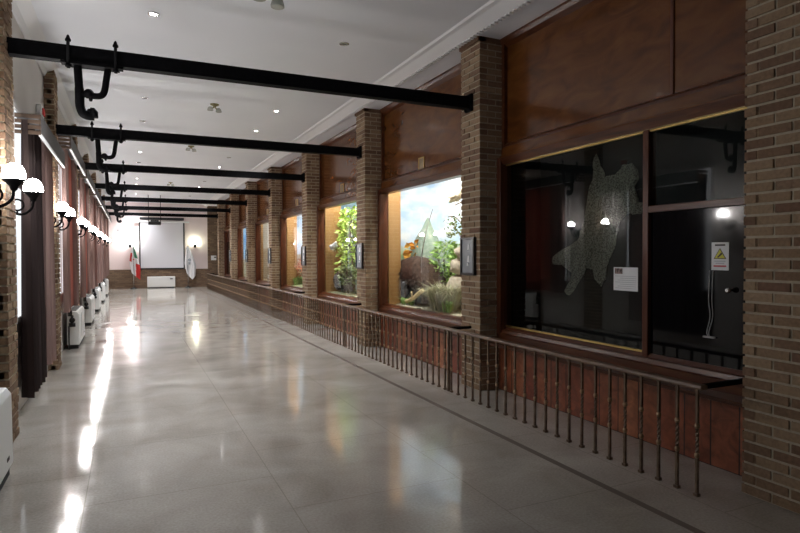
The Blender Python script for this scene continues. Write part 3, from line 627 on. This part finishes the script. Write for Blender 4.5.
out = [(4.948, 2.703), (4.888, 2.572), (4.828, 2.436), (4.742, 2.295), (4.658, 2.311), (4.677, 2.438), (4.578, 2.529), (4.454, 2.532), (4.377, 2.461), (4.368, 2.346), (4.427, 2.259), (4.478, 2.19), (4.358, 2.126), (4.202, 2.126), (4.193, 2.022), (4.34, 1.999), (4.504, 2.016), (4.611, 1.947), (4.646, 1.817), (4.673, 1.671), (4.757, 1.552), (4.814, 1.451), (4.813, 1.323), (4.871, 1.249), (4.941, 1.318), (5.002, 1.433), (5.106, 1.431), (5.19, 1.309), (5.388, 1.108), (5.479, 1.157), (5.332, 1.327), (5.212, 1.467), (5.278, 1.572), (5.515, 1.478), (5.695, 1.475), (5.683, 1.572), (5.423, 1.65), (5.256, 1.739), (5.171, 1.887), (5.108, 2.085), (5.078, 2.238), (5.057, 2.324), (5.007, 2.414), (4.992, 2.521), (4.982, 2.629)]
cy, cz = sum(p[0] for p in out)/len(out), sum(p[1] for p in out)/len(out)
import bmesh
bm = bmesh.new(); vs = [bm.verts.new((4.695, y, z)) for y, z in out]; fc = bm.faces.new(vs)
g = bmesh.ops.triangulate(bm, faces=[fc]); bmesh.ops.subdivide_edges(bm, edges=bm.edges[:], cuts=3, use_grid_fill=True)
bmesh.ops.triangulate(bm, faces=bm.faces[:])
bound = {v for e in bm.edges if e.is_boundary for v in e.verts}
for v in bm.verts:
    if v not in bound: v.co.x -= .02 + .03*noise.noise(v.co*6)
    else: v.co.y += .022*noise.noise(v.co*23); v.co.z += .022*noise.noise(v.co*21+Vector((5, 0, 0)))
me = bpy.data.meshes.new('animal_pelt'); bm.to_mesh(me); bm.free(); me.materials.append(spotted())
o = bpy.data.objects.new('animal_pelt', me); COL.objects.link(o)
sd = o.modifiers.new('thickness', 'SOLIDIFY'); sd.thickness = .01; sd.offset = 0
tag(o, 'pale spotted animal pelt with spread limbs hanging inside the dark case', 'pelt')

t = thing('paper_notice', 'white paper notice with a small dark photo stuck on the dark glass', 'notice', (XW-.027, 3.88, 1.375))
MB().box((-.002, -.14, -.105), (0, .14, .105)).build('sheet', 'paper', t)
MB().box((-.0035, .035, .045), (-.002, .125, .095)).build('photo', noisy('photo_print', [(.4, (.03, .025, .025)), (.6, (.3, .2, .18))], (30, 30, 30), .6), t)
ln = MB()
for q in range(7): ln.box((-.003, -.12, -.085+q*.018), (-.002, .12-.03*(q % 3), -.081+q*.018))
ln.build('print_lines', 'ink', t)
t = thing('warning_sign', 'white sign with a yellow warning triangle on the black door', 'sign', (XW-.021, 2.965, 1.58))
MB().box((-.003, -.07, -.105), (0, .07, .105)).build('board', 'paper', t)
tri = MB().prism([(-.052, -.02), (.052, -.02), (0, .062)], 'x', -.0042, -.003, 0); tri.build('triangle_border', 'inkdark', t)
MB().prism([(-.043, -.015), (.043, -.015), (0, .052)], 'x', -.0052, -.0042).build('triangle', 'yellow', t)
pg = MB().prism([(-.022, .018), (-.012, .026), (.022, -.006), (.014, -.012)], 'x', -.0062, -.0052); pg.ball((-.0058, -.012, .02), .007, sc_=(.1, 1, 1)); pg.build('pictogram', 'inkdark', t)
tx = MB().box((-.004, -.042, .078), (-.003, .042, .09)); tx.build('top_lettering', 'inkdark', t)
tx = MB()
for z, hw in ((-.04, .045), (-.056, .035)): tx.box((-.004, -hw, z), (-.003, hw, z+.006))
tx.build('middle_lettering', 'ink', t)
MB().box((-.004, -.052, -.08), (-.003, .052, -.068)).build('bottom_lettering', 'inkred', t)
mb = MB()
for dy in (0, .028): mb.tube(sweep_pts([(XW-.026, 3.02+dy, 1.47), (XW-.03, 3.025+dy, 1.25), (XW-.026, 3.02+dy*.8, 1.12), (XW-.035, 3.045+dy*.6, 1.0), (XW-.03, 3.04+dy*.3, .96)]), .0035, 6)
mb.box((XW-.045, 3.0, .955), (XW-.021, 3.09, .967))
tag(mb.build('hanging_cable', mat('grey_cable', (.42, .42, .43), .5)), 'thin double grey cable hanging below the yellow warning sign', 'cable')

# framed boards on the pillar fronts
ft = None
for i in range(1, 7):
    lb = 'dark-framed picture board on the pillar ' + names_p[i].split('brick pillar ')[1]
    if ft is None:
        ft = thing('framed_board', lb, 'picture', (XP-.004, BY(i)+.02, 1.58), 'framed boards on the pillar fronts')
        f = MB(); rot = None
        for (p, q) in (((-.035, -.155, -.225), (0, .155, -.20)), ((-.035, -.155, .20), (0, .155, .225)), ((-.035, -.155, -.20), (0, -.13, .20)), ((-.035, .13, -.20), (0, .155, .20))): f.box(p, q)
        f.build('frame', mat('black_frame', (.012, .012, .014), .3), ft)
        MB().box((-.02, -.13, -.20), (0, .13, .20)).build('board', mat('slate_board', (.30, .33, .36), .25), ft)
        for (y, z, w, h) in ((-.02, .11, .05, .08), (-.02, -.035, .05, .085), (.0, -.1, .04, .03)):
            pr = MB(); pr.prism([(y-w/2, z-h/2), (y+w/2, z-h*.4), (y+w*.35, z+h*.45), (y-w*.3, z+h/2)], 'x', -.022, -.02)
            pr.build('picture_print', 'paper', ft)
    else:
        o = copy_tree(ft); o.location = (XP-.004, BY(i)+.02, 1.58); o['label'] = lb

# ------------------------------------------------------------------ railing: one section per bay
XR, ZR = 3.38, .735
def baluster():
    b_ = MB(); r = .009
    def bar(z0, z1):
        b_.box((-r, -r, z0), (r, r, z1))
    b_.box((-.016, -.016, 0), (.016, .016, .02)); bar(.02, .25)
    n = len(b_.v); st = 14                                   # the twisted middle
    for i in range(st+1):
        z = .29+(.155)*i/st; a = 2.2*PI*i/st
        for q in range(4): b_.v.append((.0125*math.cos(a+q*PI/2), .0125*math.sin(a+q*PI/2), z))
    for i in range(st):
        for q in range(4): q2 = (q+1) % 4; b_.face([n+i*4+q, n+i*4+q2, n+(i+1)*4+q2, n+(i+1)*4+q])
    bar(.485, .715)
    for z in (.27, .465):
        b_.lathe([(.010, -.018), (.016, -.010), (.0175, 0), (.016, .010), (.010, .018)], (0, 0, z), 8, mi=1)
    return b_
bal0 = None
for k in range(1, 9):
    ya = BY(k-1)+.25 if k == 1 else BY(k-1)
    yb = BY(k) if k < 8 else 29.2
    lb = {1: 'railing section in front of the dark pelt case, ending beside the black door', 2: 'railing section in front of the bear diorama', 3: 'railing section in front of the leafy tree diorama',
          4: 'railing section in front of the red shrub diorama', 5: 'railing section in front of the sandy diorama', 6: 'railing section in front of the blue sky diorama', 7: 'railing section in front of the dark far doorway', 8: 'short last railing section meeting the end wall'}[k]
    t = thing('railing', lb, 'railing', (XR, ya, 0), 'balustrade sections along the display cases')
    w = yb-ya
    hr = MB().prism([(-.03, ZR-.022), (.03, ZR-.022), (.034, ZR-.01), (.03, ZR+.004), (.018, ZR+.010), (-.018, ZR+.010), (-.03, ZR+.004), (-.034, ZR-.01)], 'y', 0, w-.004); hr.build('handrail', 'rail', t)
    MB().box((.02, w-.03, ZR-.02), (XP-XR-.004, w-.005, ZR+.014)).build('wall_tie', 'iron', t, .004)
    if k == 1: MB().box((.02, .0, ZR-.02), (XP-XR+.2, .03, ZR+.014)).build('wall_tie', 'iron', t, .004)
    MB().box((-.014, w-.05, 0), (.014, w-.022, ZR-.02)).build('post', 'bar', t)
    n = max(2, int(round((w-.1)/.147)))
    for i in range(n):
        if bal0 is None: o = bal0 = baluster().build('baluster', ['bar', 'knot'], t)
        else: o = bal0.copy(); COL.objects.link(o); o.parent = t
        o.location = (0, .05+(w-.15)*i/(n-1), 0)

# ------------------------------------------------------------------ window side: windows, pelmets, curtains, fan-coil units, sconces
def drape(y0, y1, z0, z1, x, amp, folds, seed, taper=.0):
    rnd = random.Random(seed); mb = MB(); nu, nz_ = max(24, int(folds*10)), 14; ph = rnd.uniform(0, 6)
    for j in range(nz_+1):
        f = j/nz_; z = z1+(z0-z1)*f
        for i in range(nu+1):
            u = i/nu; uu = .5+(u-.5)*(1-taper*math.sin(PI*min(1, f*1.0)))
            wv = math.sin(2*PI*folds*u+ph+.6*math.sin(5*u+seed))*amp*(.55+.45*f) + .35*amp*math.sin(2*PI*folds*2.3*u+seed+f)
            mb.v.append((x+wv, y0+(y1-y0)*uu+.01*math.sin(9*u+3*f), z))
    for j in range(nz_):
        for i in range(nu): q = j*(nu+1)+i; mb.face([q, q+1, q+nu+2, q+nu+1], 0, True)
    return mb
for k in range(0, 8):
    ya, yb = PY(k)+PW, min(PY(k+1), YE-.15)
    wm = MB(); y0, y1 = ya+.62, yb-.62
    wo = struct(MB().box((-1.05, y0, .95), (-1.035, y1, 3.12)).build('window_%d' % (k+1), 'pane'))
    fr = MB()
    for q in range(4): fr.box((-1.05, y0+(y1-y0-.05)*q/3, .95), (-1.015, y0+(y1-y0-.05)*q/3+.05, 3.12))
    for z in (.93, 2.3, 3.08): fr.box((-1.05, y0, z), (-1.018, y1, z+.05))
    fr.build('window_frame', 'wallwhite', wo)
    if k == 0: continue
    # pelmet
    if k == 1: py0, py1, pz, pX = 6.95, 9.35, 2.82, -.80
    else: py0, py1, pz, pX = ya+.08, yb-.02, 3.17, -.765
    t = thing('pelmet', 'grey boxed curtain pelmet with a white lower edge in the %s bay from the camera' % ORD[k], 'pelmet', (0, py0, pz), 'curtain pelmets')
    w = py1-py0
    p = MB().box((pX-.02, 0, .02), (pX, w, .22)); p.box((-1.04, .0, .20), (pX-.02, w, .22)); p.build('board', 'pelmetgrey', t)
    MB().box((pX-.022, 0, 0), (pX+.004, w, .022)).build('edge_strip', 'cornice', t)
    e = MB()
    for q in range(4): e.box((-1.04, -.012, .012+q*.054), (pX-.002, 0, .05+q*.054))
    e.build('end_slats', 'slats', t)
    # curtain
    if k == 1:
        t = thing('curtain', 'brown floor-length curtain with shade put into its colour, bunched in the first bay from the camera', 'curtain', (0, 7.2, 0), 'curtains on the window wall')
        drape(-.35, .9, .17, 2.96, -.945, .05, 8, 1).build('drape', 'drape_shaded', t)
        drape(.85, 1.38, .30, 2.96, -.91, .05, 5, 2).build('drape', 'drape', t)
        continue
    zb = .71
    t = thing('curtain', 'red and brown pleated curtain of the %s bay from the camera' % ORD[k], 'curtain', (0, ya, 0), 'curtains on the window wall')
    w = yb-ya
    drape(.62, 1.12, zb, 3.30, -.915, .04, 5, k*3, .0).build('drape', 'drape', t)
    drape(1.05, w-1.1, zb+.03, 3.30, -.935, .03, 9, k*3+1).build('centre_panel', 'sheer', t)
    drape(w-1.17, w-.68, zb, 3.30, -.905, .04, 7, k*3+2).build('drape', 'drape', t)

# unseen spot added to stand in for daylight under the first bay's bunched curtain
ld = bpy.data.lights.new('daylight_standin', 'SPOT'); ld.energy = 60; ld.spot_size = .30; ld.spot_blend = .6; ld.shadow_soft_size = .05; ld.color = (.88, .92, 1)
lo = bpy.data.objects.new('daylight_standin', ld); COL.objects.link(lo); lo.location = (-.86, 8.15, .34); lo.rotation_euler = (Vector((1.2, 7.7, 0))-lo.location).to_track_quat('-Z', 'Y').to_euler()
# fan-coil heaters
def fan_coil(t, L_=1.33):
    b_ = MB().prism([(-.985, .07), (-.80, .07), (-.795, .10), (-.80, .59), (-.83, .635), (-.985, .655)], 'y', 0, L_); b_.build('cabinet', 'enamel', t, .008)
    MB().box((-.975, .03, 0), (-.815, L_-.03, .07)).build('plinth', 'plinth', t)
    g = MB()
    for q in range(26): g.box((-.955, .12+q*(L_-.24)/26, .645), (-.85, .12+q*(L_-.24)/26+.022, .656))
    g.build('top_grille', 'grille', t)
    MB().box((-.797, .5, .16), (-.793, .506, .58)).build('panel_seam', 'grille', t)
    MB().box((-.797, L_-.24, .15), (-.792, L_-.16, .175)).build('badge', 'inkdark', t)
    v = MB().lathe([(.03, 0), (.045, .01), (.045, .06), (.02, .07)], (-.90, -.075, .50), 10, 'y'); v.lathe([(.05, -.03), (.05, .03)], (-.90, -.05, .42), 10, 'z')
    v.tube([(-.90, -.045, .45), (-.90, -.045, .54), (-.90, .01, .57)], .02, 8); v.tube([(-.95, -.045, .40), (-.95, -.045, .0)], .012, 8); v.box((-.96, -.07, .57), (-.90, .0, .67)); v.build('valve', 'plinth', t)
fc = None
for i, y in enumerate([3.76, 11.43, 11.43+D, 11.43+2*D, 11.43+3*D, 11.43+4*D]):
    lb = ['white fan-coil heater close to the camera, ahead of the first brick pilaster', 'white fan-coil heater under the second curtain bay from the camera', 'white fan-coil heater under the third curtain bay from the camera',
          'white fan-coil heater under the fourth curtain bay from the camera', 'white fan-coil heater under the fifth curtain bay from the camera', 'white fan-coil heater under the sixth curtain bay from the camera'][i]
    if fc is None: fc = thing('fan_coil_heater', lb, 'heater', (0, y, 0), 'white heaters along the window wall'); fan_coil(fc)
    else: o = copy_tree(fc); o.location = (0, y, 0); o['label'] = lb

# wall lamps on the plaster strips either side of each pilaster
def sconce(t):
    MB().lathe([(.075, 0), (.075, .012), (.055, .022), (.045, .035), (.02, .045)], (0, 0, 0), 18, 'x').build('backplate', 'iron', t)
    a = MB(); a.tube(sweep_pts([(.03, 0, -.01), (.08, 0, -.075), (.15, 0, -.085), (.215, 0, -.03), (.23, 0, .055)]), .012, 8)
    a.ring((.10, 0, .0), .052, .009, 'y'); a.tube([(.10, 0, -.08), (.10, 0, -.05)], .008, 6); a.build('arm', 'iron', t)
    MB().lathe([(.010, .03), (.024, .045), (.032, .07), (.058, .10), (.084, .118), (.08, .126)], (.23, 0, 0), 16).build('cup', 'iron', t)
    MB().lathe([(.078, .127), (.082, .15), (.078, .185), (.064, .22), (.042, .24), (.015, .252)], (.23, 0, 0), 14).build('lamp_shade', 'emit', t)
s0 = None
for i in range(1, 8):
    for sd in (-1, 1):
        lb = 'lit iron wall lamp on the %s side of the %s brick pilaster from the camera' % ('near' if sd < 0 else 'far', ORD[i])
        if s0 is None: s0 = thing('wall_sconce', lb, 'wall lamp', (-1.05, BY(i)+sd*.51, 2.08), 'wall lamps between the curtains'); sconce(s0)
        else: o = copy_tree(s0); o.location = (-1.05, BY(i)+sd*.51, 2.08); o['label'] = lb

# ------------------------------------------------------------------ end wall
for (x, lb, ml) in ((.03, 'lit wall lamp on the end wall beside the tricolour flag', 'emit_b'), (3.03, 'lit wall lamp glowing greenish on the end wall above the white flag', 'emit_g')):
    t = thing('end_wall_lamp', lb, 'wall lamp', (x, YE, 2.06), 'wall lamps beside the projection screen')
    MB().lathe([(.07, -.02), (.07, 0)], (0, 0, 0), 14, 'y').build('backplate', 'iron', t)
    a = MB().tube(sweep_pts([(0, -.02, 0), (0, -.1, -.05), (0, -.17, -.01), (0, -.18, .05)]), .014, 8); a.lathe([(.02, .03), (.05, .06), (.09, .1), (.095, .11)], (0, -.18, 0), 14); a.build('arm', 'iron', t)
    MB().lathe([(.09, .11), (.105, .16), (.10, .22), (.07, .28), (.02, .31)], (0, -.18, 0), 14).build('lamp_shade', ml, t)
t = thing('projection_screen', 'white pull-down projection screen with black side borders on the end wall', 'projection screen', (1.485, YE-.06, 0))
MB().box((-1.0, -.012, .98), (1.0, -.006, 3.24)).build('screen_cloth', 'screen', t)
fr = MB().box((-1.05, -.015, .93), (-.985, .0, 3.24)); fr.box((.985, -.015, .93), (1.05, 0, 3.24)); fr.box((-1.05, -.02, .91), (1.05, 0, .985)); fr.build('border', 'plinth', t)
MB().box((-1.28, -.05, 3.235), (1.28, .05, 3.31)).build('roller_case', 'enamel', t, .01)
MB().box((-1.02, -.05, 3.36), (1.02, .05, 3.48)).build('top_bar', 'plinth', t)
# projector on two thin rods
t = thing('projector', 'black projector hanging on two thin rods in front of the screen', 'projector', (1.0, 27.2, 0))
MB().box((-.25, -.17, 2.92), (.25, .17, 3.06)).build('body', 'plinth', t, .015)
MB().lathe([(.06, .16), (.06, .22), (.045, .23)], (-.1, 0, 2.99), 14, 'y').build('lens', 'plinth', t)
MB().box((-.16, -.1, 3.06), (.16, .1, 3.12)).build('mount', 'plinth', t)
for x in (-.24, .24): MB().tube([(x, 0, 3.05), (x, 0, ZC)], .012, 8).build('rod', 'iron', t)
# flags on stands
def flag(x, label, kind):
    y = YE-.30
    t = thing('flag', label, 'flag', (x, y, 0), 'flags on stands beside the projection screen')
    MB().lathe([(.16, 0), (.16, .02), (.06, .05), (.02, .09)], (0, 0, 0), 18).build('stand', 'plinth', t)
    MB().tube([(0, 0, .05), (0, 0, 2.08)], .013, 8).build('pole', 'steel', t)
    MB().lathe([(.004, 2.14), (.018, 2.1), (.02, 2.08)], (0, 0, 0), 10).build('finial', 'brass', t)
    # the cloth droops: a sheet hung by its hoist from the pole top, folded on itself
    nu, nv = 24, 22; mb = MB(); bands = []
    for j in range(nv+1):
        v = j/nv                      # along the fly (0 hoist .. 1 tip) hanging down
        for i in range(nu+1):
            u = i/nu                  # across the stripes
            spread = .07+.50*min(1, v*1.5)**.8*(1-.30*max(0, v-.6)/.4)
            if kind == 'w': xx = (u-.45)*spread+.13*v; zz = 2.04-1.40*v-.26*v*(1-abs(u-.6)*2)
            else: xx = -.02+(u-.5)*spread*.9+.12*v; zz = 2.04-1.28*v-.34*v*u
            yy = -.03-.055*math.sin(u*9+v*1.5)*(1-.3*v)-.03*math.sin(u*17)
            mb.v.append((xx, yy, zz))
    for j in range(nv):
        for i in range(nu):
            q = j*(nu+1)+i; mi = 0
            if kind == 'i':
                d = (i+.5)/nu*.9 + (j/nv)*.25   # stripes run slanting in the folds
                mi = 0
            mb.face([q, q+1, q+nu+2, q+nu+1], mi, True)
    if kind == 'w':
        cl = mb.build('cloth', ['flagw'], t)
        e = MB().lathe([(.075, 0), (.075, -.006), (.05, -.006), (.05, -.002)], (.06, -.13, 1.38), 16, 'y'); e.box((.02, -.137, 1.15), (.10, -.131, 1.27)); e.build('emblem', 'emblem', cl)
    else:
        # three stripes of one cloth, side by side across the hang
        for idx, (nm, mm) in enumerate((('green_stripe', 'flagg'), ('white_stripe', 'flagw'), ('red_stripe', 'flagr'))):
            sub = MB(); sub.v = list(mb.v)
            for j in range(nv):
                for i in range(nu):
                    v = j/nv; u = (i+.5)/nu
                    # the green edge shows at the top, red at the lower outer edge and again at the near fold
                    if v < .34: kk = 0 if u > .55 else (1 if u > .25 else (2 if v > .22 else 1))
                    elif v < .52: kk = 2 if u < .22 else (1 if u < .75 else 1)
                    else: kk = 1 if u < .62-.25*(v-.52) else 2
                    if kk == idx: q = j*(nu+1)+i; sub.face([q, q+1, q+nu+2, q+nu+1], 0, True)
            used = sorted({i for f in sub.f for i in f}); mp_ = {o_: n_ for n_, o_ in enumerate(used)}
            sub.v = [sub.v[i] for i in used]; sub.f = [[mp_[i] for i in f] for f in sub.f]
            so = sub.build(nm, mm, t)
        MB().lathe([(.035, 0), (.035, -.004), (.012, -.004)], (.0, -.115, 1.42), 10, 'y').build('emblem', 'flagr', t)
flag(.18, 'green white and red tricolour flag on a stand beside the projection screen', 'i')
flag(2.66, 'plain white flag with a grey emblem on a stand beside the projection screen', 'w')
t = thing('fan_coil_heater', 'long white heater on the end wall under the projection screen', 'heater', (1.42, YE-.03, 0))
MB().box((-.64, -.2, .05), (.64, 0, .56)).build('cabinet', 'enamel', t, .015)
MB().box((-.6, -.18, 0), (.6, -.02, .05)).build('plinth', 'plinth', t)
MB().box((.40, -.205, .42), (.52, -.199, .47)).build('badge', 'inkdark', t)
t = thing('control_box', 'small white control box on the brick pier of the end wall', 'control box', (3.93, YE-.06, 1.47))
MB().box((-.13, -.05, -.12), (.13, 0, .12)).build('housing', 'enamel', t, .012); MB().box((.02, -.054, .0), (.11, -.049, .06)).build('display', 'inkdark', t)
t = thing('security_camera', 'tiny pale fixture high on the end wall above the bright lamp', 'camera', (-.46, YE, 2.86))
MB().box((-.03, -.02, -.05), (.03, 0, .05)).build('bracket', 'enamel', t); MB().tube([(0, -.02, 0), (0, -.12, -.02)], .015, 8).build('arm', 'enamel', t)
MB().lathe([(.02, -.26), (.055, -.24), (.06, -.1), (.03, -.08)], (0, 0, -.03), 12, 'y').build('housing', 'grille', t)
# small red and white alarm box on the window wall
t = thing('alarm_box', 'small red and white alarm box high beside the second black beam', 'alarm', (-1.05+.13, BY(2)-.30, 3.42))
o = t; o.location = (-1.045, 8.75, 3.45)
MB().box((0, -.12, -.07), (.06, .12, .07)).build('housing', 'enamel', t, .008); MB().box((.06, -.06, -.045), (.075, .1, .035)).build('red_cover', 'flagr', t)

# ------------------------------------------------------------------ ceiling: downlights and small centre fittings
dl = {}
lit = {(0, 1): 0, (1, 1): 0, (0, 4): 0, (1, 4): 0, (0, 0): 1, (1, 0): 0, (0, 2): 0, (1, 2): 1, (0, 3): 0, (1, 3): 1, (0, 5): 1, (1, 5): 0, (1, 6): 1, (0, 6): 0, (0, 8): 1, (0, 9): 1, (1, 9): 1, (1, 8): 0}
for k in range(0, 14):
    for s in (0, 1):
        y = 6.85+k*1.835; x = (.265, 2.43)[s]
        on = lit.get((s, k), (k+s) % 2)
        lb = '%s recessed ceiling downlight, number %d from the camera in the row by the %s' % ('lit' if on else 'unlit', k+1, 'curtains' if s == 0 else 'display cases')
        if on not in dl:
            t = thing('downlight', lb, 'downlight', (x, y, ZC), 'recessed ceiling downlights')
            MB().lathe([(.062, 0), (.062, -.006), (.045, -.012), (.043, -.002)], (0, 0, 0), 18).build('rim', 'steel', t)
            MB().lathe([(.042, -.003), (.03, -.008), (.005, -.009)], (0, 0, 0), 14).build('lens', 'led' if on else 'off', t)
            dl[on] = t
        else:
            t = copy_tree(dl[on]); t.location = (x, y, ZC); t['label'] = lb
        if on:
            ld = bpy.data.lights.new('downlight_beam', 'SPOT'); ld.energy = DOWN_W; ld.spot_size = 1.9; ld.spot_blend = .8; ld.shadow_soft_size = .04; ld.color = (.94, .97, 1)
            lo = bpy.data.objects.new('downlight_beam', ld); COL.objects.link(lo); lo.location = (x, y, ZC-.02)
M['oldbrass'] = noisy('aged_brass', [(.3, (.16, .13, .05)), (.7, (.42, .37, .2))], (25, 25, 25), .35, metal=.5)
c0 = None
for i, y in enumerate((5.7, 10.5, 14.7, 18.6, 22.3)):
    lb = 'small aged brass ceiling fitting with unlit glass cups, %s from the camera' % ORD[i+1]
    if c0 is None:
        c0 = thing('ceiling_fitting', lb, 'ceiling light', (1.25, y, ZC), 'brass ceiling fittings'); c0.scale = (1.15, 1.15, 1.15)
        MB().lathe([(.09, 0), (.085, -.02), (.04, -.035), (.03, -.06)], (0, 0, 0), 16).build('canopy', 'oldbrass', c0)
        for q in range(2):
            a = q*PI+.5; cx, sx = math.cos(a), math.sin(a)
            MB().tube(sweep_pts([(0, 0, -.05), (cx*.06, sx*.06, -.09), (cx*.1, sx*.1, -.07)]), .012, 8).build('arm', 'oldbrass', c0)
            MB().lathe([(.02, -.06), (.045, -.08), (.06, -.13), (.058, -.14), (.04, -.138)], (cx*.1, sx*.1, 0), 12).build('glass_cup', mat('smoked_cup', (.5, .52, .47), .25), c0)
    else:
        o = copy_tree(c0); o.scale = (.85, .85, .85); o.location = (1.36, y, ZC); o['label'] = lb
